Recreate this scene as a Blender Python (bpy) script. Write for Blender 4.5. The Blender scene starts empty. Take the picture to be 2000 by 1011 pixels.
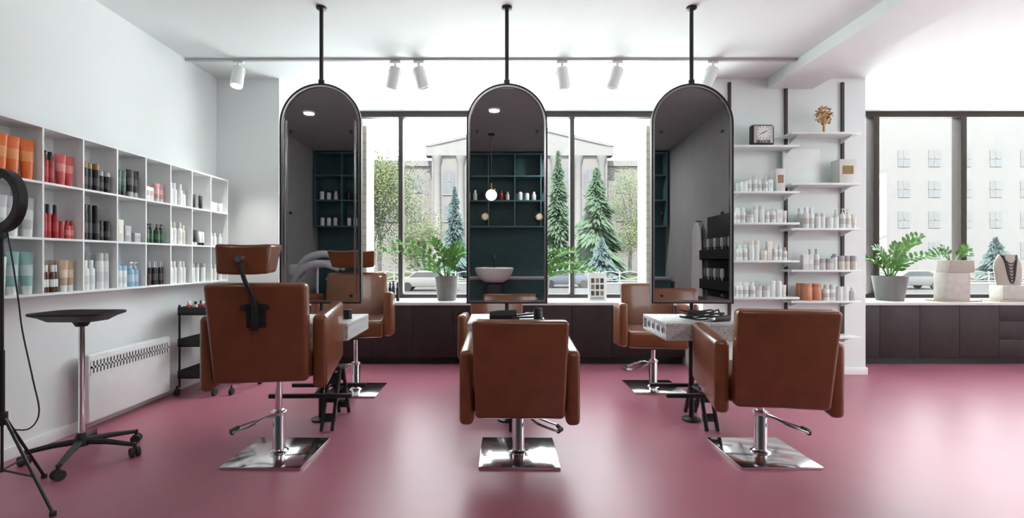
import bpy, bmesh, math, random
from mathutils import Vector, Matrix, Euler
R = math.radians
col = bpy.context.scene.collection
rnd = random.Random(7)

# ------------------------------------------------------------------ materials
def M(name, c, rough=.5, metal=0, noise=0, ns=20, emis=0, bump=0, coat=0, spec=.5, detail=3):
    m = bpy.data.materials.new(name); m.use_nodes = True
    nt = m.node_tree; b = nt.nodes['Principled BSDF']
    b.inputs['Base Color'].default_value = (*c, 1)
    b.inputs['Roughness'].default_value = rough
    b.inputs['Metallic'].default_value = metal
    b.inputs['Coat Weight'].default_value = coat
    b.inputs['Specular IOR Level'].default_value = spec
    if emis:
        b.inputs['Emission Color'].default_value = (*c, 1); b.inputs['Emission Strength'].default_value = emis
    if noise or bump:
        tc = nt.nodes.new('ShaderNodeTexCoord'); n = nt.nodes.new('ShaderNodeTexNoise')
        n.inputs['Scale'].default_value = ns; n.inputs['Detail'].default_value = detail
        nt.links.new(tc.outputs['Object'], n.inputs['Vector'])
        if noise:
            r = nt.nodes.new('ShaderNodeValToRGB')
            r.color_ramp.elements[0].position = .3; r.color_ramp.elements[1].position = .7
            r.color_ramp.elements[0].color = (*[max(0, x*(1-noise)) for x in c], 1)
            r.color_ramp.elements[1].color = (*[min(1, x*(1+noise)) for x in c], 1)
            nt.links.new(n.outputs['Fac'], r.inputs['Fac']); nt.links.new(r.outputs['Color'], b.inputs['Base Color'])
        if bump:
            bp = nt.nodes.new('ShaderNodeBump'); bp.inputs['Strength'].default_value = bump; bp.inputs['Distance'].default_value = .01
            nt.links.new(n.outputs['Fac'], bp.inputs['Height']); nt.links.new(bp.outputs['Normal'], b.inputs['Normal'])
    return m
_mc = {}
def MC(c, rough=.35, metal=0):
    k = (c, rough, metal)
    if k not in _mc: _mc[k] = M('paint', c, rough, metal, noise=.04, ns=30)
    return _mc[k]
m_wall = M('white_paint', (.84,.875,.875), .6, noise=.01, ns=2)
m_wall2 = M('white_paint_cyan_offset', (.80,.885,.865), .6, noise=.01, ns=2)  # wall white tinted cyan to offset the pink light bounced off the floor
m_ceil = M('ceiling_paint', (.74,.79,.785), .7, noise=.01, ns=2)
m_dark = M('rear_dim_grey', (.32,.325,.33), .7, noise=.05, ns=3)  # grey for the rear surfaces, keeps the mirror reflections dim
m_teal = M('teal_paint', (.025,.075,.082), .45, noise=.1, ns=5)
m_floor = M('rose_floor', (.37,.122,.172), .36, noise=.07, ns=1.3, bump=.02, spec=.45)
m_leather = M('cognac_leather', (.20,.064,.026), .31, noise=.12, ns=9, bump=.04, coat=.25)
m_chrome = M('chrome', (.90,.90,.91), .13, 1, noise=.02, ns=8)
m_steel = M('brushed_steel', (.62,.62,.64), .25, 1, noise=.05, ns=40)
m_black = M('black_metal', (.012,.012,.013), .42, noise=.1, ns=20)
m_bplas = M('black_plastic', (.018,.018,.020), .5, noise=.1, ns=30, spec=.4)
m_cab = M('dark_brown_laminate', (.034,.025,.025), .5, noise=.12, ns=12, spec=.3)
m_top = M('white_worktop', (.62,.62,.62), .4, noise=.02, ns=10)
m_mirror = M('tinted_mirror', (.70,.71,.72), .012, 1)
m_frame = M('window_frame_metal', (.035,.028,.025), .5, noise=.08, ns=15)
m_frame2 = M('bronze_window_metal', (.035,.027,.022), .5, noise=.08, ns=15, spec=.2)
m_white = M('white_lacquer', (.86,.88,.88), .4, noise=.02, ns=10)
m_white2 = M('white_lacquer_cyan_offset', (.80,.885,.865), .4, noise=.02, ns=10)  # shelf white with the same cyan offset against pink floor bounce
m_green = M('zz_leaf', (.075,.21,.032), .25, noise=.4, ns=9)
m_pot = M('grey_pot', (.16,.155,.145), .55, noise=.1, ns=10)
m_soil = M('soil', (.03,.02,.015), .9, noise=.5, ns=60)
m_marble = M('pale_marble', (.46,.43,.39), .5, noise=.10, ns=14)
m_linen = M('linen', (.38,.345,.30), .8, noise=.10, ns=80)
m_gold = M('gold', (.50,.30,.13), .4, .8, noise=.1, ns=20)
m_brass = M('brass', (.7,.45,.2), .25, 1, noise=.1, ns=20)
m_glow = M('lamp_glow', (1,.97,.9), .5, emis=12)
m_globe = M('opal_globe', (.95,.93,.88), .3, emis=1.5)
m_disc = M('opal_disc', (.6,.57,.52), .3, emis=.2)
m_lens = M('lamp_lens', (.8,.8,.78), .3, noise=.02)
m_rubber = M('rubber', (.03,.03,.03), .7, noise=.1)
m_beads = M('dark_beads',(.05,.04,.04),.3,.6,noise=.2)

def terrazzo():
    m = bpy.data.materials.new('terrazzo'); m.use_nodes = True
    nt = m.node_tree; b = nt.nodes['Principled BSDF']
    tc = nt.nodes.new('ShaderNodeTexCoord'); v = nt.nodes.new('ShaderNodeTexVoronoi'); v.inputs['Scale'].default_value = 160
    r = nt.nodes.new('ShaderNodeValToRGB')
    r.color_ramp.elements[0].color = (.22,.22,.225,1); r.color_ramp.elements[0].position = .0
    r.color_ramp.elements[1].color = (.55,.55,.545,1); r.color_ramp.elements[1].position = .4
    s = nt.nodes.new('ShaderNodeSeparateColor')
    nt.links.new(tc.outputs['Object'], v.inputs['Vector']); nt.links.new(v.outputs['Color'], s.inputs['Color'])
    nt.links.new(s.outputs[0], r.inputs['Fac']); nt.links.new(r.outputs['Color'], b.inputs['Base Color'])
    b.inputs['Roughness'].default_value = .5
    return m
m_terr = terrazzo()
def pane_mat():
    m = bpy.data.materials.new('window_glass'); m.use_nodes = True
    nt = m.node_tree; nt.nodes.clear()
    o = nt.nodes.new('ShaderNodeOutputMaterial'); mx = nt.nodes.new('ShaderNodeMixShader')
    t = nt.nodes.new('ShaderNodeBsdfTransparent'); g = nt.nodes.new('ShaderNodeBsdfGlossy'); g.inputs['Roughness'].default_value = .02
    t.inputs['Color'].default_value = (.97,.99,.98,1)
    mx.inputs[0].default_value = .03
    nt.links.new(t.outputs[0], mx.inputs[1]); nt.links.new(g.outputs[0], mx.inputs[2]); nt.links.new(mx.outputs[0], o.inputs[0])
    return m
m_pane = pane_mat()
def stone_mat():
    m = bpy.data.materials.new('stone_blocks'); m.use_nodes = True
    nt = m.node_tree; b = nt.nodes['Principled BSDF']
    tc = nt.nodes.new('ShaderNodeTexCoord'); mp = nt.nodes.new('ShaderNodeMapping'); mp.inputs['Rotation'].default_value = (R(90),0,0)
    br = nt.nodes.new('ShaderNodeTexBrick'); br.inputs['Scale'].default_value = 2.2
    br.inputs['Color1'].default_value = (.24,.205,.175,1); br.inputs['Color2'].default_value = (.26,.225,.19,1); br.inputs['Mortar'].default_value = (.17,.145,.125,1)
    nt.links.new(tc.outputs['Object'], mp.inputs[0]); nt.links.new(mp.outputs[0], br.inputs['Vector']); nt.links.new(br.outputs['Color'], b.inputs['Base Color'])
    b.inputs['Roughness'].default_value = .8
    return m
m_stone = stone_mat()

# ------------------------------------------------------------------ mesh builder
class MB:
    def __init__(s): s.bm = bmesh.new()
    def raw(s, verts, faces, T=None, bevel=0, seg=2):
        t = bmesh.new(); vs = [t.verts.new(v) for v in verts]
        for f in faces:
            try: t.faces.new([vs[i] for i in f])
            except ValueError: pass
        bmesh.ops.recalc_face_normals(t, faces=t.faces[:])
        if bevel: bmesh.ops.bevel(t, geom=t.edges[:], offset=bevel, segments=seg, profile=.5, affect='EDGES', clamp_overlap=True)
        if T is not None: bmesh.ops.transform(t, matrix=T, verts=t.verts[:])
        me = bpy.data.meshes.new('tmp'); t.to_mesh(me); t.free(); s.bm.from_mesh(me); bpy.data.meshes.remove(me)
        return s
    def box(s, c, size, bevel=0, seg=2, rot=None):
        x, y, z = [q/2 for q in size]
        v = [(-x,-y,-z),(x,-y,-z),(x,y,-z),(-x,y,-z),(-x,-y,z),(x,-y,z),(x,y,z),(-x,y,z)]
        f = [(0,3,2,1),(4,5,6,7),(0,1,5,4),(1,2,6,5),(2,3,7,6),(3,0,4,7)]
        T = Matrix.Translation(c)
        if rot: T = T @ Euler([R(a) for a in rot]).to_matrix().to_4x4()
        return s.raw(v, f, T, bevel, seg)
    def bx(s, x0, x1, y0, y1, z0, z1, bevel=0, seg=2):
        return s.box(((x0+x1)/2,(y0+y1)/2,(z0+z1)/2), (x1-x0,y1-y0,z1-z0), bevel, seg)
    def cyl(s, p0, p1, r0, r1=None, n=20, bevel=0):
        r1 = r0 if r1 is None else r1
        p0, p1 = Vector(p0), Vector(p1); d = p1-p0; L = d.length
        q = d.to_track_quat('Z','Y').to_matrix().to_4x4()
        v = []; f = []
        for k, (z, r) in enumerate(((0, r0), (L, r1))):
            for i in range(n):
                a = 2*math.pi*i/n; v.append((r*math.cos(a), r*math.sin(a), z))
        for i in range(n): f.append((i,(i+1)%n,n+(i+1)%n,n+i))
        f.append(tuple(range(n))[::-1]); f.append(tuple(range(n,2*n)))
        return s.raw(v, f, Matrix.Translation(p0) @ q)
    def lathe(s, prof, c=(0,0,0), n=24, T=None, sy=1):
        v = []; f = []; rings = []
        for r, z in prof:
            if r < 1e-6: v.append((0,0,z)); rings.append([len(v)-1])
            else:
                b = len(v)
                for i in range(n):
                    a = 2*math.pi*i/n; v.append((r*math.cos(a), sy*r*math.sin(a), z))
                rings.append(list(range(b,b+n)))
        for a, b in zip(rings, rings[1:]):
            for i in range(n):
                j = (i+1) % n
                if len(a) == 1 and len(b) == 1: continue
                if len(a) == 1: f.append((a[0], b[j], b[i]))
                elif len(b) == 1: f.append((a[i], a[j], b[0]))
                else: f.append((a[i], a[j], b[j], b[i]))
        if len(rings[0]) > 1: f.append(tuple(rings[0])[::-1])
        if len(rings[-1]) > 1: f.append(tuple(rings[-1]))
        TT = Matrix.Translation(c)
        if T is not None: TT = TT @ T
        return s.raw(v, f, TT)
    def tube(s, pts, r, n=8, closed=False):
        P = [Vector(p) for p in pts]; N = len(P)
        tg = []
        for i in range(N):
            a = P[(i-1) % N] if (closed or i > 0) else P[0]; b = P[(i+1) % N] if (closed or i < N-1) else P[-1]
            tg.append((b-a).normalized())
        up = Vector((0,0,1)) if abs(tg[0].z) < .9 else Vector((1,0,0))
        nn = (up - tg[0]*up.dot(tg[0])).normalized()
        v = []; f = []
        for i in range(N):
            nn = (nn - tg[i]*nn.dot(tg[i])).normalized(); bb = tg[i].cross(nn)
            rr = r[i] if isinstance(r, (list, tuple)) else r
            for k in range(n):
                a = 2*math.pi*k/n; v.append(P[i] + nn*rr*math.cos(a) + bb*rr*math.sin(a))
        for i in range(N if closed else N-1):
            j = (i+1) % N
            for k in range(n): f.append((i*n+k, i*n+(k+1) % n, j*n+(k+1) % n, j*n+k))
        if not closed: f.append(tuple(range(n))[::-1]); f.append(tuple(range((N-1)*n, N*n)))
        return s.raw(v, f)
    def prism(s, poly, axis, a, b, bevel=0, seg=3):
        n = len(poly); v = []
        for t in (a, b):
            for p, q in poly:
                v.append((t,p,q) if axis == 'x' else (p,t,q) if axis == 'y' else (p,q,t))
        f = [tuple(range(n)), tuple(range(n,2*n))[::-1]] + [(i,(i+1) % n,n+(i+1) % n,n+i) for i in range(n)]
        return s.raw(v, f, None, bevel, seg)
    def ring(s, outer, inner, y0, y1):
        n = len(outer); v = []
        for pts, y in ((outer,y0),(inner,y0),(outer,y1),(inner,y1)):
            v += [(p[0], y, p[1]) for p in pts]
        f = []
        for i in range(n):
            j = (i+1) % n
            f += [(i,j,n+j,n+i),(2*n+i,3*n+i,3*n+j,2*n+j),(i,2*n+i,2*n+j,j),(n+i,n+j,3*n+j,3*n+i)]
        return s.raw(v, f)
    def build(s, name, mat, parent=None, loc=None):
        me = bpy.data.meshes.new(name); s.bm.to_mesh(me); s.bm.free()
        me.materials.append(mat); o = bpy.data.objects.new(name, me); col.objects.link(o)
        if len(me.polygons): me.shade_smooth(); me.set_sharp_from_angle(angle=R(38))
        if parent is not None: o.parent = parent
        else:
            if loc is None:
                xs = [v.co.x for v in me.vertices]; ys = [v.co.y for v in me.vertices]; zs = [v.co.z for v in me.vertices]
                loc = Vector(((min(xs)+max(xs))/2, (min(ys)+max(ys))/2, min(zs)))
                me.transform(Matrix.Translation(-loc))
            o.location = loc
        return o
def smooth(pts, k=5, closed=False):
    P = [Vector(p) for p in pts]; n = len(P); out = []
    for i in range(n if closed else n-1):
        g = (lambda j: P[j % n]) if closed else (lambda j: P[max(0, min(n-1, j))])
        a, b, c, d = g(i-1), g(i), g(i+1), g(i+2)
        for t in range(k):
            t = t/k
            out.append(.5*((2*b)+(c-a)*t+(2*a-5*b+4*c-d)*t*t+(3*b-a-3*c+d)*t**3))
    if not closed: out.append(P[-1])
    return out
def tag(o, label, cat, group=None):
    o['label'] = label; o['category'] = cat
    if group: o['group'] = group
    return o
def thing(name, label, cat, loc=(0,0,0), rz=0, group=None):
    o = bpy.data.objects.new(name, None); col.objects.link(o); o.empty_display_size = .1
    o.location = loc; o.rotation_euler = (0,0,R(rz)); return tag(o, label, cat, group)
def struct(name, mb, mat, parent=None):
    o = mb.build(name, mat, parent)
    if parent is None: o['kind'] = 'structure'
    return o
def text(name, s, size, mat, parent, loc, rot, ext=.0008):
    cu = bpy.data.curves.new(name, 'FONT'); cu.body = s; cu.size = size; cu.extrude = ext; cu.align_x = 'CENTER'; cu.align_y = 'CENTER'
    t = bpy.data.objects.new(name, cu); col.objects.link(t)
    dg = bpy.context.evaluated_depsgraph_get(); me = bpy.data.meshes.new_from_object(t.evaluated_get(dg))
    bpy.data.objects.remove(t); me.materials.clear(); me.materials.append(mat)
    o = bpy.data.objects.new(name, me); col.objects.link(o); o.parent = parent; o.location = loc; o.rotation_euler = [R(a) for a in rot]
    return o

# ------------------------------------------------------------------ room shell
H = 3.093; XL = -2.93; YW = 6.2; YR = -1.5
struct('floor', MB().bx(-3.1, 8.2, -1.7, 6.35, -.15, 0), m_floor)
struct('ceiling', MB().bx(-3.1, 8.2, 1.9, 6.35, H, H+.15), m_ceil)
struct('ceiling_rear', MB().bx(-3.1, 2.82, -1.7, 1.9, H, H+.15), m_dark)  # white ceiling carried on in grey, dimness of the rear put into the colour
struct('ceiling_right', MB().bx(2.82, 8.2, -1.7, 1.9, H, H+.15), m_ceil)
struct('wall_left', MB().bx(XL-.15, XL, 1.5, 6.35, 0, H), m_wall)
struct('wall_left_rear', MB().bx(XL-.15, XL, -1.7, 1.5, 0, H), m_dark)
struct('wall_rear', MB().bx(XL, 2.82, YR-.15, YR, 0, H), m_teal)
struct('wall_rear_right', MB().bx(2.82, 8.2, YR-.15, YR, 0, H), m_wall)
struct('wall_right', MB().bx(8.05, 8.2, YR, 6.35, 0, .68), m_wall)
struct('wall_right_end', MB().bx(8.05, 8.2, YR, .5, .68, H), m_wall)
struct('wall_right_corner', MB().bx(8.05, 8.2, 2.5, 6.35, .68, H), m_wall)
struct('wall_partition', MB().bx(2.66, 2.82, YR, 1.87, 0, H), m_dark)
struct('wall_front_pilaster', MB().bx(XL, -2.277, 5.09, 6.35, 0, H), m_wall)
struct('wall_front_column', MB().bx(2.16, 3.86, 5.09, 6.35, 0, H), m_wall2)
struct('wall_front_apron', MB().bx(-2.277, 2.16, 6.15, 6.35, 0, .68), m_wall)
struct('wall_front_apron_right', MB().bx(3.86, 8.05, 6.15, 6.35, 0, .68), m_wall)
struct('trim_1', MB().bx(2.83, 3.30, 1.9, 5.088, 2.985, H), m_ceil)       # ceiling beam
struct('baseboard_left', MB().bx(XL, XL+.012, 1.5, 5.09, 0, .075, .003), m_white)
struct('baseboard_front', MB().bx(2.16, 3.875, 5.075, 5.09, 0, .075, .003), m_white)
struct('baseboard_column', MB().bx(3.86, 3.875, 5.09, 5.55, 0, .075), m_white)

def window(name, x0, x1, mull, mm, mw):
    fr = MB()
    fr.bx(x0, x1, 6.2, 6.29, 3.02, H-.001); fr.bx(x0, x1, 6.2, 6.29, .7145, .76)
    fr.bx(x0, x0+.05, 6.2, 6.29, .76, 3.02); fr.bx(x1-.05, x1, 6.2, 6.29, .76, 3.02)
    w = struct(name, fr, mm)
    off = w.location
    def ch(nm, mb, mt):
        o = mb.build(nm, mt, w); o.data.transform(Matrix.Translation(-off)); return o
    for mx in mull: ch('mullion', MB().bx(mx-mw/2, mx+mw/2, 6.17, 6.30, .76, 3.02, .004), mm)
    ed = [x0+.05]+[m for m in mull]+[x1-.05]
    for a, b in zip(ed, ed[1:]): ch('pane', MB().bx(a+mw/2, b-mw/2, 6.245, 6.249, .76, 3.02), m_pane)
window('window_1', -2.277, 2.16, [-1.22, .96], m_frame, .055)
window('window_2', 3.86, 8.05, [4.82, 5.93, 7.04], m_frame2, .074)
m3 = MB(); m3.bx(8.08,8.17,.5,2.5,3.02,H-.001); m3.bx(8.08,8.17,.5,2.5,.68,.74)
for y in (.54,1.5,2.46): m3.bx(8.08,8.17,y-.04,y+.04,.74,3.02)
struct('window_3', m3, m_frame2)
struct('wall_outer_stone', MB().bx(-2.6, -1.74, 6.5, 6.9, -1.1, 3.6), m_stone)
struct('wall_outer_stone_right', MB().bx(2.0, 4.2, 6.5, 6.9, -1.1, 3.6), m_stone)

# ------------------------------------------------------------------ counters
for nm, x0, x1, lb in (('worktop', -2.27, 2.155, 'long white worktop under the main window behind the three mirrors'),
                       ('worktop', 3.865, 8.04, 'white worktop under the right window carrying the necklace displays')):
    tag(MB().bx(x0, x1, 5.54, 6.148, .68, .714, .003).build(nm, m_top), lb, 'worktop')
def cabinet(x0, x1, label, drawers, grp):
    t = thing('base_cabinet', label, 'cabinet', ((x0+x1)/2, 5.85, 0), 0, grp)
    w = x1-x0
    MB().bx(-w/2+.001, w/2-.001, -.27, .28, .08, .679).build('body', m_cab, t)
    MB().bx(-w/2+.001, w/2-.001, -.22, .28, 0, .08).build('plinth', m_black, t)
    ed = [.085]+drawers+[.676]
    for a, b in zip(ed, ed[1:]):
        MB().bx(-w/2+.0018, w/2-.0018, -.29, -.27, a+.0015, b-.0015, .001).build('drawer_front' if drawers else 'door', m_cab, t)
es = [-2.27,-1.876,-1.42,-.964,-.508,-.052,.404,.86,1.316,1.772,2.15]
where = ['hidden beside the left pilaster','behind the chair with the headrest','just right of the left mirror','under the first potted plant',None,
         'behind the middle mirror','just right of the middle chair','under the photo card','behind the tan chair on the right','beside the shelving column']
for i, (a, b) in enumerate(zip(es, es[1:])):
    cabinet(a, b, 'dark brown drawer cabinet under the main window worktop left of the middle chair' if i == 4 else f'dark brown handleless cabinet under the main worktop, {where[i]}', [.50] if i == 4 else [], 'base cabinets under the main window')
es = [3.88,4.38,4.836,5.292,5.748,6.204,6.66,7.116,7.572,8.03]
for i, (a, b) in enumerate(zip(es, es[1:])):
    cabinet(a, b, 'dark brown three-drawer cabinet under the right window worktop' if i == 4 else f'dark brown handleless cabinet under the right window, {["first","second","third","fourth","fifth","sixth","seventh","eighth","ninth"][i]} from the white column', [.29,.50] if i == 4 else [], 'base cabinets under the right window')

# ------------------------------------------------------------------ styling stations
PW = .302
def arch(ins, z0=.873, z1=2.515):
    r = PW-ins; cz = z1-PW
    p = [(-r, z0+ins), (r, z0+ins)]
    for i in range(33):
        a = math.pi*i/32; p.append((r*math.cos(a), cz+r*math.sin(a)))
    return p
def station(X, label, rz, strips=False, fx=.05):
    t = thing('styling_station', label, 'salon station', (X, 3.65, 0), rz, 'arched mirror stations')
    MB().lathe([(0,H),(.038,H),(.038,H-.012),(.02,H-.022),(.015,H-.022),(0,H-.022)][::-1]).build('ceiling_flange', m_black, t)
    MB().cyl((0,0,2.50),(0,0,H-.015),.0145).build('ceiling_pole', m_black, t)
    MB().lathe([(0,2.505),(.022,2.505),(.022,2.545),(.016,2.55),(0,2.55)]).build('collar', m_black, t)
    fr = MB().ring(arch(0), arch(.010), -.024, .024).build('mirror_frame', m_black, t)
    MB().ring(arch(.010), arch(.024), -.019, .019).build('bevel_edge', m_steel, t)
    pts = arch(.023); MB().prism([(p[0],p[1]) for p in pts], 'y', -.008, .008).build('mirror_glass', m_mirror, t)
    for sx in (-1, 1):
        for z in (2.16, 1.55, .93):
            MB().cyl((sx*.225,-.008,z),(sx*.225,-.016,z),.011,n=14).build('mirror_stud', m_black, t)
    if strips:
        for sx in (-1,1): MB().bx(sx*.255-.006, sx*.255+.006, -.018, -.008, .92, 2.24, .002).build('light_strip', m_steel, t)
    MB().cyl((0,0,.76),(0,0,.875),.0145).build('mirror_post', m_black, t)
    MB().cyl((0,0,.02),(0,0,.64),.02).build('floor_pole', m_black, t)
    MB().lathe([(0,0),(.07,0),(.07,.012),(.03,.022),(0,.022)]).build('floor_flange', m_black, t)
    tb = MB()
    tb.bx(-.28,.28,-.30,.30,.735,.76,.002); tb.bx(-.28,.28,-.30,.30,.64,.66,.002)
    tb.bx(.255,.28,-.30,.30,.66,.735); tb.bx(-.28,.255,-.30,-.275,.66,.735); tb.bx(-.28,.255,.275,.30,.66,.735)
    ct = tb.build('console_table', m_terr, t)
    MB().bx(-.262,-.25,-.272,.272,.662,.733).build('socket_panel', m_white, ct)
    for i in range(4):
        y = -.18+i*.12
        MB().cyl((-.27,y,.697),(-.262,y,.697),.026,n=18).build('socket', MC((.55,.55,.56)), ct)
        MB().cyl((-.272,y,.697),(-.27,y,.697),.018,n=18).build('socket_hole', m_bplas, ct)
    fr = MB()
    for x in (fx-.03, fx+.045):
        fr.box((x,-.15,.20),(.022,.03,.44),.004,rot=(-24,0,0)); fr.box((x,.10,.20),(.022,.03,.44),.004,rot=(24,0,0))
    for k in range(3):
        z = .08+k*.12; dy = .045+ .052*k
        fr.box((fx+.0075,-.24+dy*1.0,z),(.10,.035,.055),.005,rot=(-24,0,0)); fr.box((fx+.0075,.19-dy*1.0,z),(.10,.035,.055),.005,rot=(24,0,0))
    fr.box((fx+.0075,-.025,.40),(.10,.13,.03),.006); fr.box((fx+.0075,-.025,.22),(.03,.20,.02),.003)
    fr.build('footrest_frame', m_black, t)
    for y, z in ((-.27,.255),(.14,.225)):
        MB().bx(-.27,.30,y-.016,y+.016,z-.014,z+.014,.004).build('footrest_bar', m_bplas, t)
        MB().tube([(0.04,y,z),(0,0,z)], .011).build('footrest_arm', m_black, t)
    return t
station(-1.315, 'left arched mirror station hanging from a black ceiling pole by the white wall shelf', 1.5, True, .11)
station(.077, 'middle arched mirror station reflecting teal shelves', 0)
station(1.462, 'right arched mirror station beside the white product shelving', -2)

# ------------------------------------------------------------------ salon chairs
def chair(X, Y, s, rz, label, head=False, lever=-1, prz=0, hx=-.01):
    t = thing('salon_chair', label, 'salon chair', (X, Y, 0), rz, 'cognac leather salon chairs')
    p = MB().box((0,0,.008),(.47,.47,.014),.004).build('base_plate', m_chrome, t); p.rotation_euler.z = R(prz-rz)
    MB().lathe([(0,.014),(.058,.014),(.058,.02),(.042,.03),(.038,.04),(.038,.26),(.034,.272),(0,.272)], n=28).build('column', m_chrome, t)
    MB().cyl((0,0,.27),(0,0,.30+s),.021,n=20).build('piston', m_chrome, t)
    MB().lathe([(.0,.245),(.046,.245),(.046,.262),(0,.262)]).build('column_collar', m_chrome, t)
    g = lever
    lp = smooth([(g*.03,.0,.235),(g*.07,-.05,.235),(g*.12,-.10,.215),(g*.24,-.09,.17),(g*.25,.01,.165),(g*.15,.06,.19),(g*.05,.04,.235)],5)
    lv = MB().tube(lp, .0075).build('pump_lever', m_steel, t)
    MB().tube([(g*.235,-.095,.171),(g*.262,-.04,.166),(g*.245,.02,.166)], .013).build('lever_grip', m_rubber, lv)
    MB().box((0,0,.305+s),(.30,.30,.03),.006).build('seat_mount', m_bplas, t)
    MB().box((0,.015,.395+s),(.525,.53,.15),.030,4).build('seat', m_leather, t)
    # backrest leaning back, slightly tapered
    v = []; 
    for z, y0, y1, w in ((.318+s,-.335,-.23,.248),(.873+s,-.43,-.33,.262)):
        v += [(-w,y0,z),(w,y0,z),(w,y1,z),(-w,y1,z)]
    f = [(0,1,2,3),(4,5,6,7)]+[(i,(i+1)%4,4+(i+1)%4,4+i) for i in range(4)]
    bk = MB().raw(v, f, None, .025, 4).build('backrest', m_leather, t)
    MB().tube([(-.235,-.352,.872+s),(.235,-.352,.872+s)],.003,6).build('piping', m_leather, bk)
    for sx in (-1,1):
        a, b = sorted((sx*.260, sx*.342))
        MB().prism([(-.285,.262+s),(-.285,.685+s),(.285,.722+s),(.285,.335+s)],'x',a,b,.030,4).build('armrest', m_leather, t)
    if head:
        z = s
        MB().box((0,-.405,.70+z),(.10,.012,.13),.004,rot=(9.7,0,0)).build('headrest_bracket', m_bplas, t)
        kn = MB()
        for (kx,kz) in ((-.055,.745),(.055,.745),(0,.66)): kn.cyl((kx,-.41,kz+z),(kx,-.44,kz+z),.016,n=12)
        kn.box((0,-.42,.70+z),(.035,.03,.16),.004)
        kn.build('bracket_knobs', m_bplas, t)
        MB().tube(smooth([(0,-.425,.66+z),(hx*.1,-.44,.80+z),(hx*.6,-.47,.90+z),(hx-.005,-.45,1.0+z)],4),.012).build('headrest_bar', m_black, t)
        MB().cyl((hx-.005,-.425,1.005+z),(hx-.005,-.475,1.005+z),.024,.018,n=14).build('headrest_joint', m_steel, t)
        # cushion
        v = []
        for z2, y0, y1, w in ((.920+z,-.44,-.31,.132),(1.080+z,-.43,-.22,.142)):
            for i in range(5):
                x = -w+2*w*i/4; c = (abs(x)/w)**2*.026
                v += [(x+hx,y0+c*.4,z2+c*.2),(x+hx,y1+c,z2+c*.4)]
        f = []
        for i in range(4):
            a = 2*i; f += [(a,a+2,a+3,a+1),(10+a,10+a+1,10+a+3,10+a+2),(a,10+a,12+a,a+2),(a+1,a+3,13+a,11+a)]
        f += [(0,1,11,10),(8,18,19,9)]
        h = MB().raw(v,f,None,.0); hb = h.build('headrest', m_leather, t)
        bv = hb.modifiers.new('b','BEVEL'); bv.width = .016; bv.segments = 3; bv.limit_method = 'ANGLE'
    return t
chair(-1.35, 3.015, .20, 8, 'raised brown leather salon chair with adjustable headrest seen from behind, left foreground', True, -1, -1, -.062)
chair(.135, 3.015, 0, -1, 'brown leather salon chair seen from behind, middle of the foreground row', False, 1, -1)
chair(1.635, 3.015, .055, -9, 'brown leather salon chair seen from behind, right foreground before the speckled console', False, 1, 0)
chair(-1.29, 4.46, .20, 190, 'raised tan leather salon chair with headrest facing the camera behind the left mirror', True, 1, 0)
chair(0.0, 4.50, 0, 180, 'low tan leather salon chair hidden behind the middle foreground chair', False, 1, 0)
chair(1.47, 4.57, .09, 172, 'tan leather salon chair facing the camera behind the right mirror', False, 1, 0)

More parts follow.
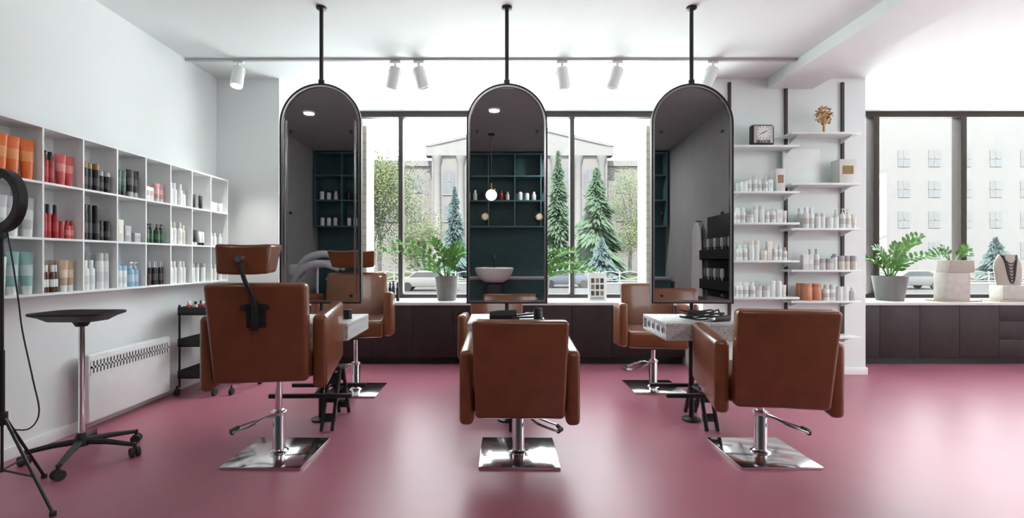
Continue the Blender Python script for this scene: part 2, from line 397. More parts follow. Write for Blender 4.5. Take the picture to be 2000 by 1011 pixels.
# ------------------------------------------------------------------ products
def lerp(a,b,t): return a+(b-a)*t
def product(kind, label, group, loc, h, r, c, cap, rz=0, band=None, metal=0):
    mb, mc = MC(c, .35, metal), MC(cap, .35)
    nm = {'bottle':'shampoo_bottle','pump':'pump_bottle','tube':'squeeze_tube','jar':'cream_jar','box':'product_box','can':'spray_can'}[kind]
    if kind == 'bottle':
        o = MB().lathe([(0,0),(r*.94,0),(r,.004),(r,h*.66),(r*.9,h*.71),(r*.55,h*.745),(0,h*.745)],n=16).build(nm, mb, None, loc)
        MB().lathe([(0,h*.745),(r*.6,h*.745),(r*.6,h*.97),(r*.52,h),(0,h)],n=16).build('cap', mc, o)
    elif kind == 'can':
        o = MB().lathe([(0,0),(r*.95,0),(r,.004),(r,h*.74),(r*.92,h*.78),(0,h*.78)],n=16).build(nm, mb, None, loc)
        MB().lathe([(0,h*.78),(r*.93,h*.78),(r*.93,h*.96),(r*.8,h),(0,h)],n=16).build('cap', mc, o)
    elif kind == 'pump':
        o = MB().lathe([(0,0),(r*.94,0),(r,.004),(r,h*.62),(r*.85,h*.68),(r*.4,h*.72),(0,h*.72)],n=16).build(nm, mb, None, loc)
        p = MB().lathe([(0,h*.72),(r*.45,h*.72),(r*.45,h*.8),(r*.15,h*.82),(r*.15,h*.92),(0,h*.92)],n=12)
        p.box((r*.35,0,h*.95),(r*1.3,r*.4,h*.06),.002); p.build('pump_head', mc, o)
    elif kind == 'tube':
        v = []; n = 16; L = 6
        for j in range(L):
            t = j/(L-1); z = lerp(h*.2,h,t); a = lerp(r*.8,r*1.15,t); b = lerp(r*.8,.003,t**1.3)
            for i in range(n): q = 2*math.pi*i/n; v.append((a*math.cos(q),b*math.sin(q),z))
        f = [(j*n+i,j*n+(i+1)%n,(j+1)*n+(i+1)%n,(j+1)*n+i) for j in range(L-1) for i in range(n)]
        f += [tuple(range(n)),tuple(range((L-1)*n,L*n))]
        o = MB().raw(v,f).build(nm, mb, None, loc)
        MB().lathe([(0,0),(r*.72,0),(r*.78,h*.2),(0,h*.2)],n=16).build('cap', mc, o)
        if band:
            v = []
            for t in (.30,.62):
                z = lerp(h*.2,h,t); a = lerp(r*.8,r*1.15,t)*1.01; b = lerp(r*.8,.003,t**1.3)*1.03
                for i in range(n): q = 2*math.pi*i/n; v.append((a*math.cos(q),b*math.sin(q),z))
            MB().raw(v,[(i,(i+1)%n,n+(i+1)%n,n+i) for i in range(n)]).build('label_band', MC(band,.5), o)
    elif kind == 'jar':
        o = MB().lathe([(0,0),(r*.95,0),(r,.004),(r,h*.6),(0,h*.6)],n=18).build(nm, mb, None, loc)
        MB().lathe([(0,h*.6),(r*1.03,h*.6),(r*1.03,h*.97),(r*.95,h),(0,h)],n=18).build('lid', mc, o)
    else:
        o = MB().box((0,0,h/2),(r*2,r*1.5,h),.0015).build(nm, mb, None, loc)
        MB().box((0,-r*.76,h*.55),(r*1.3,.001,h*.35)).build('printed_panel', mc, o)
    if band and kind in ('bottle','can','pump'):
        MB().lathe([(r*1.01,h*.2),(r*1.01,h*.48)],n=16).build('label_band', MC(band,.5), o)
    o.rotation_euler.z = R(rz)
    return tag(o, label, {'bottle':'bottle','pump':'bottle','tube':'tube','jar':'jar','box':'box','can':'spray can'}[kind], group)

# wall shelf unit on the left
SY0 = 2.643; CW = .287; SZ0 = .99; RH = .337; SX = -2.73
sh = MB()
y0 = SY0-CW; y1 = SY0+8*CW
for k in range(4): sh.bx(XL, SX, y0, y1+.008, SZ0+k*RH-.007, SZ0+k*RH+.007)
for k in range(-1,9): sh.bx(XL, SX-.001, SY0+k*CW-.006, SY0+k*CW+.006, SZ0+.007, SZ0+3*RH-.007)
uo = thing('wall_shelf', 'white three-row pigeonhole shelf of hair products on the left wall', 'wall shelf', (XL, SY0, SZ0))
o = sh.build('shelf_carcass', m_white, uo); o.data.transform(Matrix.Translation((-XL,-SY0,-SZ0)))
o = MB().bx(XL+.0005, XL+.004, y0, y1, SZ0, SZ0+3*RH).build('back_panel', m_white, uo); o.data.transform(Matrix.Translation((-XL,-SY0,-SZ0)))
K=(.015,.015,.017); W=(.84,.87,.865); OR=(.80,.17,.025); RD=(.40,.018,.025); CO=(.65,.10,.10); GD=(.35,.22,.09); SV=(.55,.57,.59); TE=(.28,.52,.50)
DG=(.04,.12,.09); PK=(.75,.35,.38); GR=(.42,.43,.45); BR=(.10,.04,.02); BE=(.52,.37,.25); BL=(.32,.56,.75); CR=(.75,.70,.60); GN=(.03,.10,.05)
BAND = {OR:(.85,.35,.12), CO:(.80,.30,.28), TE:(.55,.72,.70), BE:(.72,.60,.48), K:(.10,.10,.11), RD:(.55,.06,.07), SV:(.75,.77,.78), DG:(.10,.22,.18), BL:(.6,.75,.85), GN:(.10,.2,.12), W:(.70,.73,.73), PK:(.85,.6,.6), BR:W}
cells = {
(1,1):[('tube',.24,.038,OR,OR,'orange squeeze tube',3)],
(2,1):[('bottle',.20,.021,RD,K,'slim dark red bottle with black cap',2),('tube',.20,.031,CO,CO,'coral red squeeze tube',2)],
(3,1):[('can',.19,.023,K,GD,'black bottle with gold neck',3),('can',.15,.023,K,SV,'short black bottle with silver cap',2)],
(4,1):[('tube',.19,.027,DG,K,'dark green squeeze tube',2),('tube',.21,.029,K,SV,'black squeeze tube with silver cap',2)],
(5,1):[('box',.11,.024,W,PK,'white carton with pink panel',2),('tube',.15,.026,PK,W,'pink squeeze tube',2)],
(6,1):[('bottle',.19,.024,W,W,'tall white bottle',3),('bottle',.15,.022,W,GR,'short white bottle with grey cap',1)],
(7,1):[('tube',.13,.022,K,K,'small black tube',2)],
(8,1):[('jar',.09,.026,W,W,'white jar',3)],
(1,2):[('tube',.23,.037,SV,W,'silver white squeeze tube',3)],
(2,2):[('bottle',.21,.020,RD,K,'glossy red bottle with black cap',3),('jar',.11,.026,RD,RD,'small red jar',1),('bottle',.12,.019,CO,RD,'short coral bottle',2)],
(3,2):[('can',.24,.023,K,K,'tall black spray can',3),('can',.14,.023,K,K,'short black can',2)],
(4,2):[('box',.16,.028,CR,W,'cream carton',1),('box',.12,.033,GR,SV,'grey carton',1),('box',.07,.033,SV,GR,'flat silver carton',1)],
(5,2):[('pump',.16,.023,GN,K,'dark green pump bottle',4)],
(6,2):[('bottle',.19,.021,W,CR,'white bottle with cream cap',3),('bottle',.17,.021,CR,W,'cream bottle',1)],
(7,2):[('tube',.14,.022,K,W,'black tube with white cap',2),('tube',.13,.020,W,K,'white tube with black cap',2)],
(8,2):[('bottle',.13,.019,W,W,'small plain white bottle',3)],
(1,3):[('tube',.22,.034,W,W,'white squeeze tube',1),('tube',.25,.035,TE,W,'pale teal squeeze tube',2)],
(2,3):[('bottle',.17,.016,BR,W,'small brown bottle with white cap',4),('tube',.20,.030,BE,W,'beige squeeze tube',2)],
(3,3):[('bottle',.20,.026,W,W,'white bottle',2),('can',.25,.026,W,SV,'white spray can',2)],
(4,3):[('can',.16,.027,W,BL,'white can with blue cap',2),('pump',.19,.026,BL,W,'pale blue pump bottle',2)],
(5,3):[('jar',.08,.028,BR,K,'brown jar',1),('bottle',.19,.014,K,SV,'thin black bottle with silver cap',5)],
(6,3):[('bottle',.19,.023,W,W,'slim white bottle',4)],
(7,3):[('can',.17,.023,W,GR,'white can with grey cap',3)],
(8,3):[('bottle',.16,.022,W,CR,'white bottle with pale cap',3)],
}
ordn = ['','first','second','third','fourth','fifth','sixth','seventh','eighth']
rown = ['','top','middle','bottom']
for (c, r), items in cells.items():
    flat = [it for it in items for _ in range(it[6])]
    n = len(flat); a = SY0+(c-1)*CW+.028; b = SY0+c*CW-.018
    tot = sum(2*it[2] for it in flat); sc = min(1, (b-a)/(tot+.002*n)); gap = max(.001,(b-a-tot*sc)/n); y = a+gap/2
    for k, it in enumerate(flat):
        rr = it[2]*sc; z = SZ0+(3-r)*RH+.0072
        for back in (0,1):
            if back and (it[0] in ('box',) or k%2 or c < 2): continue
            product(it[0], f'{it[5]}, {rown[r]} row, {ordn[c]} compartment of left wall shelf', f'{it[5]}s, {rown[r]} row {ordn[c]} compartment', (SX-.045-(k%2)*.010-back*.080, y+rr, z), it[1], rr*.93, it[3], it[4], rz=90 if it[0]!='tube' else 74, band=BAND.get(it[3]) if c < 6 and not back else None)
        y += 2*rr+gap

# column shelving on the right
ws = thing('wall_shelving', 'white product shelves on black slotted uprights on the white column', 'shelving', (3.02, 5.088, 0))
m_up = M('upright_metal',(.05,.04,.035),.5,noise=.1)
for X in (2.43,3.02,3.61):
    MB().bx(X-3.02-.013, X-3.02+.013, -.022, 0, .35, 3.05).build('upright', m_up, ws)
LS = [2.349,1.887,1.574,1.195,.826,.46]; RS = [2.48,1.97,1.518,1.10,.79,.43]
for side, x0, x1, zs in (('l',2.37,3.03,LS),('r',2.95,3.65,RS)):
    for z in zs:
        s_ = MB().bx(x0-3.02, x1-3.02, -.225, -.023, z-.022, z, .002).build('shelf', m_white2, ws)
        for X in ((2.45,2.99) if side=='l' else (3.05,3.585)):
            MB().prism([(-.023,z-.075),(-.023,z-.022),(-.19,z-.022)],'x',X-3.02-.004,X-3.02+.004).build('bracket', m_white2, s_)
LG=(.66,.67,.67); CU=(.60,.29,.17); WW=(.80,.885,.86); CW_=(.74,.74,.66)
def row(side, k, specs, x0, x1):
    z = (LS if side == 'left' else RS)[k]+.0005
    flat = [s for s in specs for _ in range(s[6])]
    tot = sum(2*s[2] for s in flat); x = x0
    sc = min(1.12, (x1-x0)/(tot+.003*len(flat))); gap = (x1-x0-tot*sc)/max(1,len(flat))
    for i, s in enumerate(flat):
        lb = f'{s[5]}, {ordn[k+1]} shelf down, {side} bay of white shelving'; r = s[2]*sc
        c1 = WW if s[3] == W else CW_ if s[3] == CR else s[3]; c2 = WW if s[4] == W else CW_ if s[4] == CR else s[4]
        product(s[0], lb, f'{s[5]}s, {side} bay {ordn[k+1]} shelf', (x+r, 4.905+(i%2)*.012, z), s[1], r*.95, c1, c2, rz=0, band=(.62,.63,.60) if c1 == WW and s[0] in ('bottle','pump') else None)
        if i%2 == 0 and s[0] != 'box': product(s[0], lb, f'{s[5]}s, {side} bay {ordn[k+1]} shelf', (x+r, 5.005, z), s[1], r*.95, c1, c2, rz=0)
        x += 2*r+gap
row('left',1,[('jar',.10,.033,W,W,'white jar',1),('bottle',.16,.022,W,LG,'white bottle with grey cap',2),('pump',.15,.024,W,W,'white pump bottle',2),('box',.12,.024,W,LG,'white carton',1)],2.46,2.79)
row('left',2,[('bottle',.15,.026,W,W,'white bottle',2),('jar',.08,.032,W,LG,'white jar with grey lid',1),('can',.17,.024,W,CR,'white can with cream cap',2),('pump',.16,.026,W,W,'white pump bottle',2),('box',.13,.028,W,LG,'white carton',1),('tube',.12,.02,LG,W,'pale grey tube',1)],2.40,2.93)
row('left',3,[('bottle',.16,.03,W,W,'white bottle',2),('can',.20,.03,W,CR,'tall white can with cream cap',2),('jar',.10,.034,CR,W,'cream jar',1),('box',.19,.028,CR,W,'tall cream carton',1),('pump',.17,.026,W,W,'white pump bottle',2),('bottle',.13,.022,W,BE,'white bottle with tan cap',1)],2.42,2.93)
row('left',4,[('bottle',.15,.03,W,W,'white bottle',3),('jar',.11,.034,W,LG,'white jar with grey lid',2),('can',.16,.028,W,W,'plain white can',2),('tube',.12,.024,CR,W,'cream tube',1)],2.42,2.93)
row('right',2,[('bottle',.21,.029,W,W,'tall white bottle',2),('can',.15,.027,W,LG,'white can with grey cap',2),('jar',.11,.033,W,W,'white jar',2),('pump',.20,.028,W,CR,'white pump bottle',2),('tube',.14,.026,CR,W,'cream tube',1)],3.09,3.63)
row('right',3,[('box',.15,.032,LG,W,'grey carton',2),('bottle',.21,.029,W,LG,'tall white bottle with grey cap',1),('jar',.11,.036,LG,GR,'pale grey jar with grey lid',2),('can',.16,.026,W,GR,'white can with dark grey cap',1),('jar',.14,.032,CR,GR,'cream jar with grey lid',3)],3.075,3.63)
row('right',4,[('can',.17,.044,CU,CU,'copper canister',2),('bottle',.16,.03,W,LG,'white bottle with grey cap',2),('can',.14,.028,W,W,'white can',2),('bottle',.13,.026,LG,W,'grey bottle',1)],3.08,3.62)
product('box','upright white carton with a brown picture, second shelf down in the left bay',None,(2.86,4.93,LS[1]+.0005),.23,.045,(.72,.75,.72),(.30,.19,.10))
product('box','white carton with yellow and black picture beside the blank white panel',None,(3.53,4.95,RS[1]+.0005),.24,.085,(.68,.70,.65),(.28,.20,.05))
fr = MB().bx(-.19,.19,-.012,.012,0,.37,.004).build('canvas_panel', m_white2, None, (3.14,5.02,RS[1]+.0005)); tag(fr,'blank square white panel leaning on the right bay below the gold tree','panel')
# gold tree ornament
t = thing('tree_ornament','gold tree shaped ornament on the top shelf of the right bay','ornament',(3.33,4.95,RS[0]+.0005))
MB().lathe([(0,0),(.045,0),(.045,.006),(.008,.012),(0,.012)]).build('base', m_gold, t)
tr = MB().tube([(0,0,.01),(0,0,.15)],[.012,.009])
for i in range(11):
    a = math.pi*(.06+.88*i/10); tr.tube([(0,0,.09+.03*math.sin(a)),(.07*math.cos(a),0,.17+.07*math.sin(a))],.003,6)
tr.build('trunk', m_gold, t)
cr = MB()
for i in range(150):
    a = rnd.uniform(0,6.28); q = math.sqrt(rnd.random()); cx, cz = .095*q*math.cos(a), .185+.095*q*math.sin(a)
    v = [(cx+.010*math.cos(2*math.pi*j/5+a), rnd.uniform(-.012,.012), cz+.010*math.sin(2*math.pi*j/5+a)) for j in range(5)]
    cr.raw(v,[tuple(range(5))])
cr.build('leaves', m_gold, t)
# clock
t = thing('table_clock','square black clock with white dial and letter cards on the top left shelf','clock',(2.69,4.94,LS[0]+.0005))
MB().box((0,0,.11),(.235,.07,.215),.028,4).build('case', m_bplas, t)
MB().box((0,-.0352,.115),(.190,.002,.172),.0008).build('face_plate', MC((.50,.49,.46)), t)
MB().cyl((0,-.0362,.130),(0,-.0375,.130),.070,n=40).build('dial', MC((.78,.78,.76)), t)
MB().box((0,-.0372,.042),(.14,.003,.030),.001).build('card_panel', MC((.10,.10,.10)), t)
text('lettering','T E G',.032,MC((.75,.75,.7)),t,(0,-.0395,.042),(90,0,0))
tk = MB()
for i in range(12):
    a = 2*math.pi*i/12; tk.box((.060*math.sin(a),-.038,.130+.060*math.cos(a)),(.005,.001,.014),rot=(0,math.degrees(a),0))
tk.build('hour_marks', m_black, t)
h = MB(); h.box((.018,-.039,.140),(.007,.001,.045),rot=(0,62,0)); h.box((-.020,-.039,.123),(.006,.001,.050),rot=(0,70,0)); h.cyl((0,-.0375,.130),(0,-.041,.130),.006,n=12)
h.build('hands', m_black, t)

# ------------------------------------------------------------------ plants
def frond(t, p0, p1, p2, N=9, sz=1.0):
    m = MB(); P = [(1-q)**2*p0+2*q*(1-q)*p1+q*q*p2 for q in [i/N for i in range(N+1)]]
    m.tube(P,[.0095*(1-.6*i/N)*sz for i in range(N+1)],6)
    for i in range(2,N+1):
        T = (P[i]-P[i-1]).normalized(); S = T.cross(Vector((rnd.uniform(-.2,.2),-.75,.6))).normalized()
        L = .092*sz*(1-.35*abs(i/N-.5)); wd = .0215*sz
        for sg in ((-1,1) if i < N else (-.35,.35)):
            b = P[i].lerp(P[i-1], .5 if sg > 0 else 0); d = (S*sg*.8+T*.6+Vector((0,rnd.uniform(-.25,.05),.22))).normalized(); u = d.cross(T.cross(S)).normalized(); nrm = u.cross(d)
            pts = [b, b+d*L*.22+u*wd*.75, b+d*L*.5+u*wd*1.05, b+d*L*.8+u*wd*.75, b+d*L, b+d*L*.8-u*wd*.75, b+d*L*.5-u*wd*1.05, b+d*L*.22-u*wd*.75, b+d*L*.5-nrm*.006]
            m.raw(pts,[(8,k,(k+1)%8) for k in range(8)])
    m.build('frond', m_green, t)
def plant(loc, pr, ph, fronds, label):
    t = thing('zz_plant', label, 'potted plant', loc)
    MB().lathe([(0,0),(pr*.72,0),(pr*.76,.005),(pr,ph),(pr*.93,ph),(pr*.9,ph-.02),(0,ph-.02)],n=32).build('pot', m_pot, t)
    MB().lathe([(0,ph-.04),(pr*.89,ph-.03),(pr*.89,ph-.018),(0,ph-.012)][::1],n=24).build('soil', m_soil, t)
    for dx, dy, dz in fronds:
        frond(t, Vector((dx*.08,dy*.08,ph-.02)), Vector((dx*.36,dy*.3,ph+dz*.95+.05)), Vector((dx,dy,ph+dz)), 9 if abs(dx)+dz > .5 else 7)
plant((-.6,5.85,.7145),.145,.29,[(-.76,-.05,.30),(-.60,.06,.40),(-.40,-.12,.10),(-.20,.05,.42),(.16,-.05,.36),(.25,.05,.28),(.02,.08,.30)],'zz plant in a grey pot on the worktop between the left and middle mirrors')
plant((.50,5.85,.7145),.145,.29,[(.62,-.05,.06),(.48,.05,.30),(-.1,.05,.3),(-.2,-.05,.2),(.56,.0,.17)],'zz plant with arching fronds on the worktop right behind the middle mirror')
plant((4.72,5.84,.7145),.18,.29,[(.46,.10,.48),(.34,.02,.40),(.14,.05,.36),(-.05,.06,.24),(-.22,-.06,.32),(-.27,.1,.20),(.10,-.12,.16),(.62,.12,.24)],'large zz plant in a grey pot on the right window worktop')

# counter things
t = thing('photo_card','white counter card with small portrait photos and text lines, right of the middle mirror','sign',(1.20,5.8,.7145))
MB().bx(-.11,.11,-.006,.006,0,.33,.002).build('card', m_white, t)
for i in range(3):
    for j in range(3):
        MB().bx(-.075+i*.055,-.035+i*.055,-.008,-.0062,.19-j*.075+.02,.245-j*.075+.02).build('photo', MC(((.10,.07,.06),(.3,.2,.16),(.05,.05,.06))[(i+j)%3]), t)
tl = MB()
for j in range(4): tl.bx(-.08,.08,-.0075,-.0062,.015+j*.008,.018+j*.008)
tl.build('text_lines', m_black, t)
MB().bx(-.11,.11,-.05,.05,0,.006).build('foot', m_white, t)
for i in range(4):
    product('bottle','slim dark bottle on the worktop at the right edge of the left mirror','dark bottles by the left mirror',(-1.30+i*.045,5.70+(i%2)*.03,.7145),.24-.02*(i%2),.019,K,(.05,.05,.06))
# stone planter
t = thing('stone_planter','small zz plant growing from stacked pale stone blocks beside the large plant','potted plant',(5.37,5.72,.7145))
MB().box((0,0,.008),(.46,.24,.016),.003).build('base_board', MC((.35,.27,.18)), t)
MB().box((-.02,0,.016+.16),(.28,.17,.32),.006).build('stone_block', m_marble, t)
MB().prism([(-.13,.336),(.17,.336),(.16,.48),(-.11,.48)],'y',-.09,.09,.006).build('pot', m_linen, t)
for dx,dy,dz in ((-.26,0,.10),(.22,.03,.06),(.14,-.04,.12),(-.10,.04,.13),(-.32,-.03,.05)):
    frond(t, Vector((dx*.2,dy*.5,.47)), Vector((dx*.4,dy,.48+dz+.05)), Vector((dx,dy,.48+dz)), 6, .8)
# necklace bust
t = thing('necklace_display','linen bust draped with dark strand necklaces on a low marble block','jewellery display',(6.02,5.72,.7145))
MB().box((0,0,.008),(.44,.24,.016),.003).build('base_board', MC((.35,.27,.18)), t)
MB().box((0,0,.101),(.30,.16,.17),.004).build('marble_block', m_marble, t)
z = .186; hh = .36; n = 20; rows = [(0,.14),(.25,.155),(.5,.165),(.75,.155),(.92,.12),(1,.095)]
def W_(q):
    for (a,wa),(b,wb) in zip(rows,rows[1:]):
        if q <= b: return wa+(wb-wa)*(q-a)/(b-a)
    return rows[-1][1]
v = []
for q, w in rows:
    for i in range(n):
        a = 2*math.pi*i/n; v.append((w*math.cos(a), .040*math.sin(a)+.02*q, z+hh*q))
f = [(j*n+i,j*n+(i+1)%n,(j+1)*n+(i+1)%n,(j+1)*n+i) for j in range(len(rows)-1) for i in range(n)]+[tuple(range(n)),tuple(range((len(rows)-1)*n,len(rows)*n))]
MB().raw(v,f,None,.0).build('bust', m_linen, t)
for k in range(7):
    d = .28+.10*k; hw = .095-.004*k; pts = []
    for i in range(21):
        x = -hw+2*hw*i/20; q = .985-.03*k/6-d*(1-abs(x/hw)**2.2); w = W_(q)
        pts.append((x, .02*q-.040*math.sqrt(max(.02,1-(x/w)**2))-.004, z+hh*q))
    MB().tube(pts,.0065,6).build('necklace_strand', m_beads, t)

# ------------------------------------------------------------------ track lights
rl = MB().bx(XL+.005,2.825,4.572,4.608,H-.02,H-.0005).build('track_rail', MC((.5,.5,.51))); tag(rl,'long slim ceiling track rail running wall to beam','track rail')
def spot(X, ax, ay, label, lit=False, Y=4.59):
    t = thing('track_spotlight', label, 'spotlight', (X, Y, H-.021), 0, 'white track spotlights')
    MB().box((0,0,-.012),(.10,.03,.022),.004).build('adapter', m_white, t)
    MB().cyl((0,0,-.02),(0,0,-.07),.011,n=12).build('stem', m_white, t)
    T = Matrix.Translation((0,0,-.085)) @ Euler((R(ax),R(ay),0)).to_matrix().to_4x4()
    m = MB().lathe([(0,.03),(.040,.03),(.052,.02),(.055,.0),(.055,-.17),(.048,-.17),(.046,-.15),(0,-.15)],n=26,T=T)
    m.build('head', m_white, t)
    y = MB(); y.cyl(T@Vector((-.062,0,-.02)),T@Vector((.062,0,-.02)),.008,n=10); y.build('pivot', m_white, t)
    MB().lathe([(0,-.152),(.044,-.152),(.044,-.157),(0,-.157)],n=22,T=T).build('lens', m_glow if lit else m_lens, t)
spot((466-970)/207,-14,0,'lit white track spotlight nearest the left wall, pointing down',True)
spot((772-970)/207,12,14,'white track spotlight tilted left, above the gap right of the left mirror')
spot((818-970)/207,10,-16,'white track spotlight tilted right, second of the pair left of the middle mirror')
spot((1098-970)/207,10,-10,'white track spotlight tilted right, just right of the middle mirror')
spot((1206-970)/207,12,16,'white track spotlight tilted left, left of the right mirror pole')
spot((1392-970)/207,14,20,'white track spotlight partly behind the top of the right mirror')

# ------------------------------------------------------------------ radiator
t = thing('wall_radiator','white electric panel heater low on the left wall','radiator',(XL,3.79,.05))
MB().bx(.04,.10,-.42,.43,.01,.49,.012,3).build('panel', m_white, t)
MB().bx(.001,.04,-.36,.36,.08,.40).build('wall_bracket', MC((.5,.5,.5)), t)
MB().bx(.1,.1005,-.40,.41,.345,.45).build('grille_recess', MC((.10,.10,.11)), t)
g = MB()
for z0_,z1_ in ((.343,.355),(.390,.405),(.440,.452)): g.bx(.1005,.103,-.40,.41,z0_,z1_)
for i in range(27): g.bx(.1005,.103,-.40+i*.0305,-.384+i*.0305,.355,.44)
g.build('grille', m_white, t)

# ------------------------------------------------------------------ tray stand
t = thing('tray_stand','black instrument tray on a chrome pole with a castered star base by the heater','tray trolley',(-2.50,2.93,0))
def rrect(w,d,r,n=6):
    out=[]
    for cx,cy,a0 in ((w-r,d-r,0),(-w+r,d-r,90),(-w+r,-d+r,180),(w-r,-d+r,270)):
        for i in range(n+1): a=R(a0+90*i/n); out.append((cx+r*math.cos(a),cy+r*math.sin(a)))
    return out
v=[]
L=[(rrect(.14,.09,.05),.834),(rrect(.175,.125,.07),.858),(rrect(.215,.16,.09),.874),(rrect(.215,.16,.09),.886),(rrect(.185,.135,.08),.882),(rrect(.14,.09,.05),.848)]
n=len(L[0][0])
for pts,z in L: v+=[(x,y,z) for x,y in pts]
f=[(j*n+i,j*n+(i+1)%n,(j+1)*n+(i+1)%n,(j+1)*n+i) for j in range(5) for i in range(n)]+[tuple(range(n)),tuple(range(5*n,6*n))]
tt = MB().raw(v,f).build('tray', m_bplas, t); tt.location.x = -.02
MB().cyl((0,0,.12),(0,0,.845),.016).build('pole', m_chrome, t)
MB().lathe([(0,.80),(.03,.80),(.05,.836),(0,.836)]).build('tray_mount', m_bplas, t)
MB().lathe([(0,.085),(.04,.085),(.04,.12),(.022,.16),(0,.16)]).build('hub', m_bplas, t)
for dx,dy in ((.29,.04),(.11,-.28),(-.26,-.09),(-.14,.27),(.13,.27)):
    lg = MB().tube([(0,0,.11),(dx*.5,dy*.5,.098),(dx*.96,dy*.96,.075)],[.02,.017,.013]).build('leg', m_bplas, t)
    c = MB(); a = math.atan2(dy,dx)+.8; ux,uy = math.cos(a),math.sin(a)
    for s_ in (-.016,.016): c.cyl((dx+ux*(s_-.009),dy+uy*(s_-.009),.028),(dx+ux*(s_+.009),dy+uy*(s_+.009),.028),.028,n=16)
    c.cyl((dx,dy,.03),(dx,dy,.085),.01,n=10); c.build('caster', m_rubber, lg)

# ------------------------------------------------------------------ ring light on tripod
t = thing('ring_light','black ring lamp on a tripod at the far left edge','ring light',(-2.40,2.36,0))
def circ(r,n=40): return [(r*math.cos(2*math.pi*i/n),r*math.sin(2*math.pi*i/n)) for i in range(n)]
head = MB().ring(circ(.153),circ(.112),-.020,.016).build('ring_housing', m_bplas, t)
head.location = (.015,-.02,1.485); head.rotation_euler.z = R(-14)
rbb = MB()
for i in range(60):
    a = 2*math.pi*i/60; rbb.box((.133*math.cos(a),-.021,.133*math.sin(a)),(.024,.002,.004),rot=(0,-math.degrees(a),0))
rbb.build('cooling_ribs', MC((.10,.10,.10),.7), head)
MB().ring(circ(.146),circ(.118),.016,.020).build('diffuser', MC((.7,.7,.7)), head)
MB().cyl((0,0,.42),(0,0,1.32),.0075,n=14).build('pole', m_black, t)
MB().box((0,-.01,1.33),(.04,.04,.06),.008).build('tilt_head', m_bplas, t)
MB().cyl((0,0,.40),(0,0,.76),.011,n=14).build('lower_pole', m_black, t)
MB().lathe([(0,.40),(.022,.40),(.022,.46),(0,.46)]).build('leg_collar', m_bplas, t)
for a in (-14,106,226):
    x,y = .33*math.cos(R(a)), .33*math.sin(R(a))
    lg = MB().tube([(0.02*math.cos(R(a)),.02*math.sin(R(a)),.43),(x,y,.012)],.007).build('leg', m_black, t)
    MB().tube([(0,0,.18),(x*.62,y*.62,.172)],.005).build('brace', m_black, t)
    MB().lathe([(0,0),(.014,0),(.014,.02),(0,.024)],c=(x,y,0),n=12).build('foot', m_rubber, lg)
MB().cyl((0,0,.17),(0,0,.40),.006,n=10).build('centre_rod', m_black, t)
MB().tube(smooth([(.04,-.02,1.36),(.07,-.02,1.20),(.08,0,1.0),(.10,0,.85),(.15,.0,.62),(.18,0,.46),(.13,0,.38),(.03,0,.38)],6),.0035,6).build('cable', m_rubber, t)

# ------------------------------------------------------------------ tool cart
t = thing('tool_cart','black three-tier rolling cart in the corner behind the headrest chair','cart',(-2.66,4.52,0))
for z in (.71,.43,.15):
    m = MB(); m.bx(-.16,.16,-.22,.22,z,z+.008); 
    for a,b,c,d in ((-.16,.16,-.22,-.214),(-.16,.16,.214,.22),(-.16,-.154,-.22,.22),(.154,.16,-.22,.22)): m.bx(a,b,c,d,z,z+.07)
    m.build('tray', m_bplas, t)
def caster(x,y,p):
    c = MB(); c.cyl((x-.013,y,.03),(x+.013,y,.03),.03,n=16); c.cyl((x,y,.03),(x,y,.085),.008,n=8); c.build('caster', m_rubber, p)
for sx in (-.15,.15):
    for sy in (-.21,.21):
        MB().cyl((sx,sy,.07),(sx,sy,.80),.009,n=10).build('post', m_black, t)
        caster(sx*1.1,sy*1.05,t)
MB().tube(smooth([(.16,-.18,.09),(.26,-.2,.13),(.34,-.10,.12),(.36,.05,.12),(.37,.18,.09)],5),.011).build('side_rail', m_steel, t)
MB().tube(smooth([(.16,.0,.16),(.26,.0,.15),(.34,.05,.12)],5),.011).build('side_rail', m_black, t)
caster(.37,.19,t); caster(.30,-.19,t)
cc = [(.6,.05,.08),(.7,.6,.55),(.3,.02,.10),(.8,.35,.3),(.75,.75,.75)]
for i in range(8):
    product('bottle',f'small {["red","beige","wine","coral","white"][i%5]} polish bottle on the top tray of the rolling cart','polish bottles on the cart',(-2.76+(i%4)*.062,4.36+(i//4)*.08,.7185),.11,.018,cc[i%5],K if i%2 else W)

# ------------------------------------------------------------------ things on station tables
t = thing('hair_clipper','black hair clipper with tangled cord on the right station table','hair clipper',(1.50,3.52,.7605))
MB().box((.10,-.05,.022),(.16,.045,.04),.014,3,rot=(0,0,20)).build('body', m_bplas, t)
MB().box((.02,-.08,.022),(.03,.042,.02),.003,rot=(0,0,20)).build('blade', m_steel, t)
pts=[]
for i in range(60):
    a=i*.52; q=.07+.03*math.sin(i*.37); pts.append((-.0+q*1.7*math.cos(a),.02+q*math.sin(a)*.9,.012+.020*(i/60)*3+.010*math.sin(i*1.3)))
pts += [(.12,.0,.03),(.2,.02,.012)]
MB().tube(smooth(pts,2),.006,6).build('cord', m_rubber, t)
t = thing('hair_dryer','black hair dryer lying on the middle station table','hair dryer',(.10,3.44,.7605))
MB().cyl((-.10,0,.045),(.04,0,.045),.036,.042,n=20).build('barrel', m_bplas, t)
MB().cyl((-.15,0,.045),(-.10,0,.045),.028,.034,n=20).build('nozzle', m_black, t)
MB().tube([(0,0,.04),(.04,-.09,.025),(.05,-.13,.022)],.017).build('handle', m_bplas, t)
MB().tube(smooth([(.05,-.14,.02),(.12,-.12,.008),(.10,.02,.008),(-.02,.10,.008),(-.14,.06,.01),(-.17,-.05,.008),(-.08,-.1,.008)],5),.005,6).build('cord', m_rubber, t)
product('can','black canister with rounded cap on the middle station table',None,(.29,3.40,.7605),.105,.032,K,(.05,.05,.055))
